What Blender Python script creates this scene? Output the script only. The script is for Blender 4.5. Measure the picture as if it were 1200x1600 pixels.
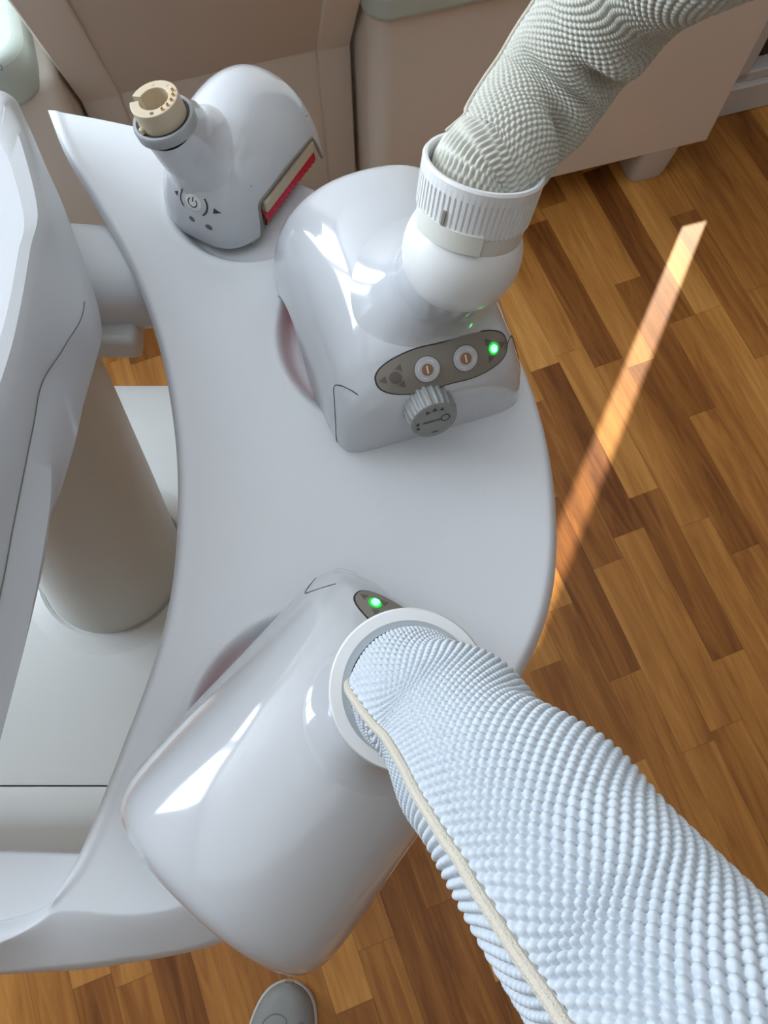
import bpy, math, random
import numpy as np
from mathutils import Vector, Matrix
from mathutils.bvhtree import BVHTree

random.seed(3); np.random.seed(3)
scn = bpy.context.scene
for o in list(bpy.data.objects): bpy.data.objects.remove(o)
COL = scn.collection

# ------------------------------------------------------------------ camera
TH = math.atan(1/3)
CT, ST = math.cos(TH), math.sin(TH)
CAM = np.array([0., 0., 1.35])
cd = bpy.data.cameras.new('camera'); cam = bpy.data.objects.new('camera', cd); COL.objects.link(cam)
cam.location = CAM; cam.rotation_euler = (TH, 0, 0)
cd.sensor_fit = 'VERTICAL'; cd.sensor_height = 32.0; cd.lens = 24.0; cd.clip_start = .01
scn.camera = cam

# ------------------------------------------------------------------ light
A0 = math.atan2(.28, .96)                       # the room is turned against the camera
def room(e, n, z=0.): return np.array([math.cos(A0)*e - math.sin(A0)*n, math.sin(A0)*e + math.cos(A0)*n, z])
w = bpy.data.worlds.new('world'); scn.world = w; w.use_nodes = True
w.node_tree.nodes['Background'].inputs[0].default_value = (.62, .78, 1, 1)
w.node_tree.nodes['Background'].inputs[1].default_value = .6
def area(name, loc, target, sx, sy, power, color):
    l = bpy.data.lights.new(name, 'AREA'); l.shape = 'RECTANGLE'; l.size = sx; l.size_y = sy; l.energy = power; l.color = color
    o = bpy.data.objects.new(name, l); COL.objects.link(o); o.location = loc
    o.rotation_euler = (Vector(target) - Vector(loc)).to_track_quat('-Z', 'Y').to_euler(); return o
WIN_E, WIN_N0, WIN_N1, WIN_Z0, WIN_Z1 = -1.6, .75, 2.55, .75, 2.44
wc = room(WIN_E - .12, (WIN_N0+WIN_N1)/2, (WIN_Z0+WIN_Z1)/2)
area('window_daylight', wc, wc + room(1, 0, 0), WIN_N1-WIN_N0, WIN_Z1-WIN_Z0, 88, (.76, .88, 1.0))
area('ceiling_fill', room(-.1, .1, 2.47), room(-.1, .1, 0), 2.4, 2.4, 9, (.82, .91, 1.0))  # added soft fill below the ceiling, standing in for bounce; no fixture there
SUN_EL = math.radians(42)
sd = np.array([.424*math.cos(SUN_EL), .906*math.cos(SUN_EL), math.sin(SUN_EL)])   # towards the sun
sl = bpy.data.lights.new('sun', 'SUN'); sl.energy = 6.5; sl.angle = math.radians(.8); sl.color = (1, .86, .66)
so = bpy.data.objects.new('sun', sl); COL.objects.link(so); so.location = (2, 4, 4)
so.rotation_euler = Vector(sd).to_track_quat('Z', 'Y').to_euler()
vs = scn.view_settings; vs.view_transform = 'Standard'; vs.look = 'None'; vs.gamma = 1; vs.exposure = 0.4
vs.use_curve_mapping = False

# ------------------------------------------------------------------ helpers
def ray(px, py):
    cx, cy = (px-600)/1200, (800-py)/1200
    return np.array([cx, cy*CT + ST, cy*ST - CT])
def P(px, py, z):
    r = ray(px, py); return CAM + r*((z-CAM[2])/r[2])
def D(px, py, t): return CAM + ray(px, py)*t

def link(name, me, mat, parent=None):
    o = bpy.data.objects.new(name, me); COL.objects.link(o)
    if mat is not None and len(me.materials) == 0: me.materials.append(mat)
    if parent is not None: o.parent = parent
    return o
def mk(name, v, f, mat, parent=None, smooth=35):
    me = bpy.data.meshes.new(name)
    me.from_pydata([tuple(map(float, p)) for p in v], [], [tuple(map(int, q)) for q in f]); me.update()
    if smooth:
        me.polygons.foreach_set('use_smooth', [True]*len(me.polygons))
        me.set_sharp_from_angle(angle=math.radians(smooth))
    return link(name, me, mat, parent)
def grid_faces(nu, nv, cu=False, cv=False, off=0, flip=False):
    iu = np.arange(nu if cu else nu-1); iv = np.arange(nv if cv else nv-1)
    U, V = np.meshgrid(iu, iv, indexing='ij'); U = U.ravel(); V = V.ravel()
    a = U*nv+V; b = ((U+1) % nu)*nv+V; c = ((U+1) % nu)*nv+(V+1) % nv; d = U*nv+(V+1) % nv
    F = np.stack([a, b, c, d], 1)+off
    return F[:, ::-1] if flip else F
def big(name, V, F, mat, parent=None, smooth=True):
    V = np.ascontiguousarray(V, dtype=np.float32).reshape(-1, 3); F = np.ascontiguousarray(F, dtype=np.int32)
    me = bpy.data.meshes.new(name); me.vertices.add(len(V)); me.vertices.foreach_set('co', V.ravel())
    me.loops.add(F.size); me.loops.foreach_set('vertex_index', F.ravel())
    me.polygons.add(len(F)); me.polygons.foreach_set('loop_start', np.arange(0, F.size, 4, dtype=np.int32))
    me.update(calc_edges=True); me.validate()
    if smooth: me.polygons.foreach_set('use_smooth', [True]*len(me.polygons))
    return link(name, me, mat, parent)
class MB:
    def __init__(s): s.v = []; s.f = []
    def add(s, v, f):
        o = len(s.v); s.v += [tuple(p) for p in v]; s.f += [tuple(int(i)+o for i in q) for q in f]; return s
    def grid(s, G, cu=False, cv=False):
        nu, nv = G.shape[:2]; return s.add(G.reshape(-1, 3), grid_faces(nu, nv, cu, cv))
    def cap(s, pts, flip=False):
        f = list(range(len(pts)));
        return s.add(pts, [f[::-1] if flip else f])
    def build(s, name, mat, parent=None, smooth=35): return mk(name, s.v, s.f, mat, parent, smooth)
def bevel(o, wd, seg=3):
    m = o.modifiers.new('bevel', 'BEVEL'); m.width = wd; m.segments = seg; m.limit_method = 'ANGLE'; m.angle_limit = math.radians(30)
    return o
def prism(pts, z0, z1):
    mb = MB(); n = len(pts)
    v = [(p[0], p[1], z0) for p in pts] + [(p[0], p[1], z1) for p in pts]
    f = [(i, (i+1) % n, n+(i+1) % n, n+i) for i in range(n)] + [tuple(range(n))[::-1], tuple(range(n, 2*n))]
    return mb.add(v, f)
def rbox(e0, e1, n0, n1, z0, z1):               # box in the room's axes
    return prism([room(e0, n0), room(e1, n0), room(e1, n1), room(e0, n1)], z0, z1)
def abox(x0, x1, y0, y1, z0, z1): return prism([(x0, y0), (x1, y0), (x1, y1), (x0, y1)], z0, z1)
def basis(a):
    a = np.asarray(a, float); a = a/np.linalg.norm(a)
    h = np.array([1., 0, 0]) if abs(a[0]) < .8 else np.array([0, 1., 0])
    u = np.cross(h, a); u /= np.linalg.norm(u); return u, np.cross(a, u), a
def lathe(c, axis, prof, n=64, mod=None):
    u, v, a = basis(axis); c = np.asarray(c, float)
    ph = np.linspace(0, 2*np.pi, n, endpoint=False); G = np.zeros((len(prof), n, 3))
    for i, (r, h) in enumerate(prof):
        rr = r*np.ones(n) if mod is None else mod(i, r, ph)
        G[i] = c + a*h + rr[:, None]*(np.cos(ph)[:, None]*u + np.sin(ph)[:, None]*v)
    return G
def lathe_mb(c, axis, prof, n=64, mod=None, caps=(True, True)):
    G = lathe(c, axis, prof, n, mod); mb = MB().grid(G, False, True)
    if caps[0]: mb.cap(G[0], True)
    if caps[1]: mb.cap(G[-1])
    return mb
def crom(pts, n):
    p = np.asarray(pts, float); p = np.vstack([2*p[0]-p[1], p, 2*p[-1]-p[-2]])
    m = len(p)-3; t = np.linspace(0, m, n); i = np.minimum(t.astype(int), m-1); f = (t-i)[:, None]
    a, b, c, d = p[i], p[i+1], p[i+2], p[i+3]
    return .5*((2*b)+(-a+c)*f+(2*a-5*b+4*c-d)*f**2+(-a+3*b-3*c+d)*f**3)
def resample(p, n):
    s = np.r_[0, np.cumsum(np.linalg.norm(np.diff(p, axis=0), axis=1))]; t = np.linspace(0, s[-1], n)
    return np.stack([np.interp(t, s, p[:, k]) for k in range(p.shape[1])], 1)
def sstep(a, b, x):
    t = np.clip((np.asarray(x, float)-a)/(b-a), 0, 1); return t*t*(3-2*t)
def tube(path, r, n=12):
    path = np.asarray(path, float); T = np.gradient(path, axis=0); T /= np.linalg.norm(T, axis=1)[:, None]
    ref = np.array([.3, .2, .93]); G = np.zeros((len(path), n, 3)); ph = np.linspace(0, 2*np.pi, n, endpoint=False)
    rr = np.broadcast_to(np.asarray(r, float), (len(path),))
    for i in range(len(path)):
        u = np.cross(ref, T[i]); u /= np.linalg.norm(u); v = np.cross(T[i], u)
        G[i] = path[i] + rr[i]*(np.cos(ph)[:, None]*u + np.sin(ph)[:, None]*v)
    mb = MB().grid(G, False, True); mb.cap(G[0], True); mb.cap(G[-1]); return mb
def thing(name, label, cat, loc=(0, 0, 0), rz=0., group=None):
    o = bpy.data.objects.new(name, None); COL.objects.link(o); o.empty_display_size = .05
    o.location = loc; o.rotation_euler = (0, 0, rz); o['label'] = label; o['category'] = cat
    if group: o['group'] = group
    return o
def struct(o, label=None):
    o['kind'] = 'structure'
    if label: o['label'] = label
    return o

# ------------------------------------------------------------------ materials
def mat(name, col, rough=.4, coat=0., spec=.5, metal=0., bump=None, emit=None, sss=0.):
    m = bpy.data.materials.new(name); m.use_nodes = True; nt = m.node_tree; b = nt.nodes['Principled BSDF']
    b.inputs['Base Color'].default_value = (*col, 1); b.inputs['Roughness'].default_value = rough
    b.inputs['Coat Weight'].default_value = coat; b.inputs['Coat Roughness'].default_value = .04
    b.inputs['Specular IOR Level'].default_value = spec; b.inputs['Metallic'].default_value = metal
    if sss: b.inputs['Subsurface Weight'].default_value = sss; b.inputs['Subsurface Radius'].default_value = (.006, .005, .004)
    if emit: b.inputs['Emission Color'].default_value = (*emit[0], 1); b.inputs['Emission Strength'].default_value = emit[1]
    # gentle procedural variation of colour and surface
    tc = nt.nodes.new('ShaderNodeTexCoord'); nz = nt.nodes.new('ShaderNodeTexNoise'); nz.inputs['Scale'].default_value = 9
    nz.inputs['Detail'].default_value = 4; nt.links.new(tc.outputs['Object'], nz.inputs['Vector'])
    rp = nt.nodes.new('ShaderNodeValToRGB'); nt.links.new(nz.outputs['Fac'], rp.inputs['Fac'])
    rp.color_ramp.elements[0].color = (*[c*.965 for c in col], 1); rp.color_ramp.elements[1].color = (*[min(1, c*1.02) for c in col], 1)
    nt.links.new(rp.outputs['Color'], b.inputs['Base Color'])
    if bump:
        n2 = nt.nodes.new('ShaderNodeTexNoise'); n2.inputs['Scale'].default_value = bump[0]; n2.inputs['Detail'].default_value = 2
        nt.links.new(tc.outputs['Object'], n2.inputs['Vector'])
        bp = nt.nodes.new('ShaderNodeBump'); bp.inputs['Strength'].default_value = bump[1]; bp.inputs['Distance'].default_value = .001
        nt.links.new(n2.outputs['Fac'], bp.inputs['Height']); nt.links.new(bp.outputs['Normal'], b.inputs['Normal'])
    return m
M = {}
M['gloss'] = mat('glossy_white_plastic', (.57, .585, .615), .12, coat=.7)
M['satin'] = mat('satin_white_plastic', (.68, .70, .73), .42, bump=(900, .10))
M['ring'] = mat('white_ring_plastic', (.74, .74, .73), .3)
M['cap'] = mat('grey_white_front_plastic', (.66, .66, .66), .35)
M['base'] = mat('warm_white_base_plastic', (.66, .67, .65), .38)
M['column'] = mat('warm_grey_column_paint', (.66, .66, .62), .4)
M['console'] = mat('console_white_plastic', (.62, .64, .67), .38, bump=(1200, .10))
M['latch'] = mat('ivory_latch_plastic', (.70, .69, .63), .4)
M['dark'] = mat('dark_gap', (.02, .02, .022), .5)
M['grey'] = mat('grey_ring_plastic', (.34, .35, .36), .35)
M['ringgrey'] = mat('pale_grey_inner_ring', (.50, .53, .55), .4)
M['tan'] = mat('tan_connector_plastic', (.56, .46, .33), .5)
M['gold'] = mat('brass_pin', (.75, .50, .22), .25, metal=1)
M['panel'] = mat('taupe_control_panel', (.23, .205, .175), .35)
M['panelmark'] = mat('dark_taupe_marking', (.12, .10, .09), .4)
M['button'] = mat('pale_grey_button', (.52, .53, .55), .35)
M['copper'] = mat('brown_button_centre', (.30, .16, .09), .4)
M['knob'] = mat('grey_knob_plastic', (.27, .275, .27), .4)
M['ink'] = mat('dark_grey_ink', (.05, .05, .05), .5)
M['led'] = mat('green_led', (.05, .8, .1), .3, emit=((.05, 1, .12), 9))
M['ledrim'] = mat('green_led_lens', (.02, .25, .04), .2, emit=((.02, .5, .05), .5))
M['red'] = mat('red_roller_rubber', (.60, .012, .05), .4)
M['olive'] = mat('olive_seal_rubber', (.30, .29, .19), .55)
M['cabinet'] = mat('beige_laminate', (.74, .675, .605), .42)
M['cabinetshade'] = mat('shaded_beige_laminate', (.66, .58, .515), .42)  # cabinet beige made darker: shade of the overhanging face put into the colour
M['mint'] = mat('pale_mint_moulding', (.50, .57, .525), .4)
M['white'] = mat('white_paint', (.62, .60, .59), .45)
M['wall'] = mat('cream_wall_paint', (.50, .45, .38), .7)
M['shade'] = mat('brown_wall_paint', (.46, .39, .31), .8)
M['ceil'] = mat('white_ceiling_paint', (.90, .90, .89), .8)
M['shutter'] = mat('dark_shutter', (.03, .03, .035), .6)
M['shoe'] = mat('grey_suede', (.27, .27, .26), .75, bump=(700, .3))
M['sole'] = mat('pale_rubber_sole', (.55, .55, .53), .6)
M['thread'] = mat('grey_stitching', (.20, .20, .20), .7)
M['seam'] = mat('cream_seam_fabric', (.52, .47, .39), .85, bump=(1500, .6))

def floor_mat():
    m = bpy.data.materials.new('strip_parquet'); m.use_nodes = True; nt = m.node_tree; b = nt.nodes['Principled BSDF']; N = nt.nodes; L = nt.links
    def math_(op, a, c=None, d=None):
        n = N.new('ShaderNodeMath'); n.operation = op
        for i, x in enumerate((a, c, d)):
            if x is None: continue
            if isinstance(x, (int, float)): n.inputs[i].default_value = x
            else: L.new(x, n.inputs[i])
        return n.outputs[0]
    def white(x, y=None, z=0.):
        c = N.new('ShaderNodeCombineXYZ'); L.new(x, c.inputs[0])
        if y is not None: L.new(y, c.inputs[1])
        c.inputs[2].default_value = z
        wn = N.new('ShaderNodeTexWhiteNoise'); wn.noise_dimensions = '3D'; L.new(c.outputs[0], wn.inputs['Vector']); return wn.outputs['Value']
    tc = N.new('ShaderNodeTexCoord'); mp = N.new('ShaderNodeMapping'); mp.inputs['Rotation'].default_value = (0, 0, -math.radians(21)); mp.inputs['Location'].default_value = (.013, .05, 0)
    L.new(tc.outputs['Object'], mp.inputs['Vector']); sp = N.new('ShaderNodeSeparateXYZ'); L.new(mp.outputs[0], sp.inputs[0])
    x, y = sp.outputs[0], sp.outputs[1]
    u = math_('DIVIDE', x, .061); iu = math_('FLOOR', u); fu = math_('FRACT', u)
    ln = math_('MULTIPLY_ADD', white(iu, None, 3.), .16, .27); off = math_('MULTIPLY', white(iu, None, 8.), 7.)
    v = math_('ADD', math_('DIVIDE', y, ln), off); iv = math_('FLOOR', v); fv = math_('FRACT', v)
    rnd = white(iu, iv, 1.); rnd2 = white(iu, iv, 5.)
    # grain
    c = N.new('ShaderNodeCombineXYZ'); L.new(math_('MULTIPLY', x, 55), c.inputs[0]); L.new(math_('MULTIPLY', y, 4.5), c.inputs[1]); L.new(math_('MULTIPLY', rnd2, 40), c.inputs[2])
    g = N.new('ShaderNodeTexNoise'); g.inputs['Scale'].default_value = 1; g.inputs['Detail'].default_value = 6; g.inputs['Roughness'].default_value = .62; g.inputs['Distortion'].default_value = .9
    L.new(c.outputs[0], g.inputs['Vector'])
    c2 = N.new('ShaderNodeCombineXYZ'); L.new(math_('MULTIPLY', x, 14), c2.inputs[0]); L.new(math_('MULTIPLY', y, 1.6), c2.inputs[1]); L.new(math_('MULTIPLY', rnd, 60), c2.inputs[2])
    g2 = N.new('ShaderNodeTexNoise'); g2.inputs['Scale'].default_value = 1; g2.inputs['Detail'].default_value = 3; L.new(c2.outputs[0], g2.inputs['Vector'])
    t = math_('ADD', math_('MULTIPLY', rnd, .66), math_('ADD', math_('MULTIPLY', math_('SUBTRACT', g.outputs['Fac'], .5), .95), math_('MULTIPLY', math_('SUBTRACT', g2.outputs['Fac'], .5), .6)))
    t = math_('ADD', t, .12)
    rp = N.new('ShaderNodeValToRGB'); L.new(t, rp.inputs['Fac']); e = rp.color_ramp.elements
    e[0].position = 0.; e[0].color = (.155, .048, .010, 1); e[1].position = 1.; e[1].color = (.72, .36, .095, 1)
    for ps, cl in ((.3, (.31, .115, .024, 1)), (.62, (.51, .220, .050, 1))):
        q = e.new(ps); q.color = cl
    # joints
    ju = math_('MINIMUM', fu, math_('SUBTRACT', 1., fu)); jv = math_('MULTIPLY', math_('MINIMUM', fv, math_('SUBTRACT', 1., fv)), 5.)
    j = math_('MINIMUM', ju, jv); mr = N.new('ShaderNodeMapRange'); mr.inputs['From Max'].default_value = .016; mr.inputs['To Min'].default_value = .62; L.new(j, mr.inputs['Value'])
    mx = N.new('ShaderNodeMix'); mx.data_type = 'RGBA'; mx.blend_type = 'MULTIPLY'; mx.inputs[0].default_value = 1
    L.new(rp.outputs[0], mx.inputs[6]); L.new(mr.outputs[0], mx.inputs[7]); L.new(mx.outputs[2], b.inputs['Base Color'])
    b.inputs['Roughness'].default_value = .40; b.inputs['Specular IOR Level'].default_value = .28
    bp = N.new('ShaderNodeBump'); bp.inputs['Strength'].default_value = .12; bp.inputs['Distance'].default_value = .001
    L.new(math_('MULTIPLY', g.outputs['Fac'], mr.outputs[0]), bp.inputs['Height']); L.new(bp.outputs[0], b.inputs['Normal'])
    return m
def glass_mat():
    m = bpy.data.materials.new('door_glass'); m.use_nodes = True; nt = m.node_tree; N = nt.nodes; L = nt.links
    N.remove(N['Principled BSDF']); t = N.new('ShaderNodeBsdfTransparent'); g = N.new('ShaderNodeBsdfGlossy'); g.inputs['Roughness'].default_value = .02
    mx = N.new('ShaderNodeMixShader'); mx.inputs[0].default_value = .06
    L.new(t.outputs[0], mx.inputs[1]); L.new(g.outputs[0], mx.inputs[2]); L.new(mx.outputs[0], N['Material Output'].inputs[0])
    return m
def weave_mat(name, hi, lo):
    m = mat(name, hi, .62, spec=.35); nt = m.node_tree; N = nt.nodes; L = nt.links; b = N['Principled BSDF']
    # yarn colour with fine fibre variation
    tc = N.new('ShaderNodeTexCoord'); nz = N.new('ShaderNodeTexNoise'); nz.inputs['Scale'].default_value = 400; L.new(tc.outputs['Object'], nz.inputs['Vector'])
    rp = N.new('ShaderNodeValToRGB'); rp.color_ramp.elements[0].color = (*lo, 1); rp.color_ramp.elements[0].position = .25; rp.color_ramp.elements[1].color = (*hi, 1); rp.color_ramp.elements[1].position = .6
    L.new(nz.outputs['Fac'], rp.inputs['Fac']); L.new(rp.outputs[0], b.inputs['Base Color']); b.inputs['Sheen Weight'].default_value = .15
    return m
M['weave_ivory'] = weave_mat('ivory_woven_sleeve', (.55, .545, .485), (.48, .47, .40))
M['weave_white'] = weave_mat('white_woven_sleeve', (.50, .54, .58), (.44, .475, .515))

# ------------------------------------------------------------------ room
BN, JOG = 2.8, 1.114
fl = abox(-4, 4, -4, 4, -.05, 0).build('floor', floor_mat()); struct(fl, 'reddish brown strip parquet floor')
q = rbox(-1.9, 1.05, -2.2, 2.95, 2.5, 2.55); q2 = rbox(1.05, 2.3, -2.2, JOG+.08, 2.5, 2.55); q.add(q2.v, q2.f); struct(q.build('ceiling', M['ceil']))
struct(rbox(-1.9, 1.0, BN, BN+.1, 0, 2.5).build('wall_back', M['wall']))
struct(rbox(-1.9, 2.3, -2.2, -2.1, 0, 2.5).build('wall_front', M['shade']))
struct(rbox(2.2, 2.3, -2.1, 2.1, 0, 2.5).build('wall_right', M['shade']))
wl = MB()
for (a, b, c, d) in ((-2.1, WIN_N0, 0, 2.5), (WIN_N1, BN, 0, 2.5), (WIN_N0, WIN_N1, 0, WIN_Z0), (WIN_N0, WIN_N1, WIN_Z1, 2.5)):
    q = rbox(WIN_E-.1, WIN_E, a, b, c, d); wl.add(q.v, q.f)
struct(wl.build('wall_left', M['wall']))
wf = MB(); k = .05
for (a, b, c, d) in ((WIN_N0, WIN_N0+k, WIN_Z0, WIN_Z1), (WIN_N1-k, WIN_N1, WIN_Z0, WIN_Z1), (WIN_N0, WIN_N1, WIN_Z0, WIN_Z0+k), (WIN_N0, WIN_N1, WIN_Z1-k, WIN_Z1), (1.62, 1.70, WIN_Z0, WIN_Z1)):
    q = rbox(WIN_E-.08, WIN_E-.02, a, b, c, d); wf.add(q.v, q.f)
struct(wf.build('window_1', M['white']))
# alcove return and the wall with the glazed door
struct(rbox(.99, 1.05, JOG+.03, BN, 0, 2.5).build('wall_return', M['wall']))
DE0, DE1 = 1.05, 1.95
wr = MB()
for (a, b, c, d) in ((.99, DE0, 0, 2.5), (DE1, 2.2, 0, 2.5), (DE0, DE1, 2.1, 2.5)):
    q = rbox(a, b, JOG, JOG+.08, c, d); wr.add(q.v, q.f)
struct(wr.build('wall_door', M['white']))
dr = MB()
for (a, b, c, d, n0) in ((DE0, 1.138, .0, 2.1, 0), (DE1-.09, DE1, 0, 2.1, 0), (DE0, DE1, .075, .101, 0), (DE0, DE1, 2.0, 2.1, 0), (DE0, DE1, .0, .075, -.012)):
    q = rbox(a, b, JOG+.012+n0, JOG+.05, c, d); dr.add(q.v, q.f)
door = bevel(dr.build('door_1', M['white']), .004, 2); struct(door, 'white glazed balcony door with dark pane')
rbox(1.138, DE1-.09, JOG+.026, JOG+.031, .101, 2.0).build('door_glass', glass_mat(), door)
# added occluder outside, built as shutters; its gap shapes the strip of sun
s0 = (JOG+.08-.865)/.751; ec = .937 + .661*s0; SW = .036
sh = MB()
for (a, b, c, d) in ((DE0, ec-SW, 0, 2.1), (ec+SW, DE1, 0, 2.1), (ec-SW, ec+SW, 0, s0*math.tan(SUN_EL)-.012), (ec-SW, ec+SW, 1.30, 2.1)):
    q = rbox(a, b, JOG+.07, JOG+.09, c, d); sh.add(q.v, q.f)
struct(sh.build('added_shutters', M['shutter']), 'dark shutters added behind the glazed door to shape the sun strip')

# ------------------------------------------------------------------ furniture behind
def pad(e0, e1, n0, n1, z0, z1, r, name, parent, left_round=True, right_round=True):
    pts = []
    def arc(cx, cy, a0, a1):
        for a in np.linspace(a0, a1, 9): pts.append(room(cx+r*math.cos(a), cy+r*math.sin(a)))
    if left_round: arc(e0+r, n0+r, math.pi, 1.5*math.pi)
    else: pts.append(room(e0, n0))
    if right_round: arc(e1-r, n0+r, 1.5*math.pi, 2*math.pi)
    else: pts.append(room(e1, n0))
    pts.append(room(e1, n1)); pts.append(room(e0, n1))
    return bevel(prism(pts, z0, z1).build(name, M['mint'], parent), .012, 4)
FN = .992
c1 = thing('cabinet', 'beige cabinet with pale mint top, on feet, behind the hose at right', 'cabinet', room(.62, 1.2))
def under(o, root): o.data.transform(Matrix.Translation(-Vector(root.location))); return o
body = prism([room(.27+.035*(1-math.sin(a)), FN+.035*(1-math.cos(a))) for a in np.linspace(0, math.pi/2, 8)][::-1] + [room(.982, FN), room(.982, 1.5), room(.27, 1.5)], .09, .52)
under(bevel(body.build('body', M['cabinet'], c1), .003, 2), c1)
under(pad(.262, .99, FN-.014, 1.5, .515, .565, .04, 'top', c1, True, True), c1)
for (e, n) in ((.885, FN+.05), (.36, FN+.06), (.885, 1.42), (.36, 1.42)):
    mb = MB(); R = []
    for z, k in ((0, .040), (.012, .043), (.092, .05)):
        ring = []
        for a in np.linspace(0, 2*math.pi, 24, endpoint=False):
            ca, sa = math.cos(a), math.sin(a); q = .45
            ring.append(room(e+k*math.copysign(abs(ca)**q, ca), n+k*math.copysign(abs(sa)**q, sa), z))
        R.append(ring)
    G = np.array(R); mb.grid(G, False, True); mb.cap(G[0], True); mb.cap(G[-1])
    o = mb.build('foot', M['white'], c1); under(o, c1); o['label'] = 'off-white cabinet foot'
c2 = thing('cabinet', 'pale mint topped cabinet at the left, behind the machine console', 'cabinet', room(-.5, 1.2))
under(bevel(rbox(-.85, -.185, FN+.02, 1.5, 0, .52).build('body', M['cabinet'], c2), .02, 4), c2)
under(pad(-.86, -.205, FN-.004, 1.5, .50, .58, .05, 'top', c2), c2)
# fragment of dark lettering on the pad, cut off by the picture's edge
q = MB()
for (x0, y0, x1, y1) in ((-9, 101, 3, 104), (-9, 108, 5, 111), (2, 103, 5, 109)):
    q.add([P(x0, y0, .5815), P(x1, y0, .5815), P(x1, y1, .5815), P(x0, y1, .5815)], [(3, 2, 1, 0)])
under(q.build('lettering', M['ink'], c2, 0), c2)
c3 = thing('recessed_counter', 'beige recessed counter front with overhanging shade-darkened panel between the cabinets', 'counter', room(.04, 1.25))
N0, N1 = 1.097, .870
sl_ = MB(); v = []
for (e, n, z) in ((-.119, N0, .40), (.205, N0, .40), (.205, N1, .80), (-.119, N1, .80)): v.append(room(e, n, z))
for (e, n, z) in ((-.119, N0+.05, .40), (.205, N0+.05, .40), (.205, N1+.05, .80), (-.119, N1+.05, .80)): v.append(room(e, n, z))
sl_.add(v, [(0, 1, 2, 3), (7, 6, 5, 4), (0, 4, 5, 1), (1, 5, 6, 2), (2, 6, 7, 3), (3, 7, 4, 0)])
under(sl_.build('slanted_panel', M['cabinetshade'], c3, 0), c3)
under(rbox(-.119, .205, N0+.004, N0+.06, 0, .40).build('lower_panel', M['cabinet'], c3), c3)
def jamb(e0, e1):
    mb = MB(); pr = [(N0-.004, 0), (N0-.004, .40), (N1-.012, .80), (N1+.25, .80), (N1+.35, 0)]
    a = [room(e0, n, z) for n, z in pr]; b = [room(e1, n, z) for n, z in pr]; n = len(pr)
    mb.add(a+b, [(i, i+n, (i+1) % n+n, (i+1) % n) for i in range(n)] + [tuple(range(n)), tuple(range(n, 2*n))[::-1]]); return mb
under(bevel(jamb(.205, .262).build('side_panel', M['cabinet'], c3), .004, 2), c3)
under(bevel(jamb(-.18, -.119).build('side_panel', M['cabinet'], c3), .004, 2), c3)

# ------------------------------------------------------------------ the machine
TZ = .75
mach = thing('treatment_machine', 'white treatment machine with crescent tray, arm, column and console at the left', 'machine', (-.44, .31, 0))
DISH = [(-.052, .022, .098), (.004, .372, .100), (-.128, .520, .078)]
inner_px = [(72, 168), (100, 238), (150, 322), (200, 412), (235, 500), (258, 590), (272, 690), (275, 780), (270, 880), (255, 970), (228, 1060), (190, 1160), (155, 1250), (126, 1322), (104, 1364), (82, 1402), (50, 1424), (0, 1440), (-90, 1456)]
inner = np.array([P(x, y, TZ)[:2] for x, y in inner_px])
outer = np.array([(-.338, .632), (-.246, .609), (-.14, .577), (-.03, .525), (.06, .452), (.115, .372), (.141, .285), (.1465, .2), (.137, .13), (.111, .072), (.06, 0.), (-.02, -.07), (-.111, -.120), (-.197, -.138), (-.26, -.143), (-.33, -.146), (-.40, -.147), (-.50, -.147)])
NU, NV = 110, 520
ic = crom(inner, NV); oc = crom(outer, NV)
uu = np.linspace(0, 1, NU)
Gt = np.zeros((NV, NU, 3)); Gb = np.zeros((NV, NU, 3))
wid = np.linalg.norm(oc-ic, axis=1)
cl0, cl1 = P(126, 1326, TZ)[:2], P(82, 1400, TZ)[:2]
for j in range(NV):
    p = ic[j][None]*(1-uu[:, None]) + oc[j][None]*uu[:, None]
    di = uu*wid[j]; do = (1-uu)*wid[j]
    z = np.full(NU, TZ)
    skw = min(.010+.036*float(sstep(.06, -.09, oc[j, 1])), wid[j]*.8)
    z -= (.012+.022*float(sstep(.06, -.09, oc[j, 1])))*np.clip(1-do/skw, 0, 1)**1.25 + .010*np.clip(1-do/.008, 0, 1)**2
    z -= .006*np.clip(1-di/.005, 0, 1)**2
    z += .0015*np.exp(-((di-.008)/.004)**2)
    for (cx, cy, r) in DISH:
        dd = np.hypot(p[:, 0]-cx, p[:, 1]-cy)
        z -= .015*(1-sstep(r-.013, r, dd))
        z += .0016*np.exp(-((dd-r-.002)/.0035)**2)
    # towards the lower left the lip fades and the surface dips to the end plate
    z -= .0125*float(sstep(P(0, 1385, TZ)[1], P(0, 1425, TZ)[1], ic[j, 1]))*(1-sstep(0, .035, di))
    Gt[j, :, :2] = p; Gt[j, :, 2] = z
    Gb[j, :, :2] = p; Gb[j, :, 2] = np.minimum(z-.006, TZ-.042)
    Gb[j, 0, 2] = z[0]-.012
    Gb[j, :6, 2] = np.minimum(Gb[j, :6, 2], z[:6]-.012)
def tray():
    V = np.concatenate([Gt.reshape(-1, 3), Gb.reshape(-1, 3)]); n = NU*NV
    F = [grid_faces(NV, NU), grid_faces(NV, NU, off=n, flip=True)]
    j = np.arange(NV-1)
    for u in (0, NU-1):
        a = j*NU+u; b = (j+1)*NU+u; q = np.stack([a, n+a, n+b, b], 1); F.append(q if u else q[:, ::-1])
    u = np.arange(NU-1)
    for jj in (0, NV-1):
        a = jj*NU+u; b = a+1; q = np.stack([a, b, n+b, n+a], 1); F.append(q)
    V = V - np.array(mach.location)
    o = big('tray', V, np.concatenate(F), M['satin'], mach); o.data.set_sharp_from_angle(angle=math.radians(50)); return o
tray()

def U(o): return under(o, mach)
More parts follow.
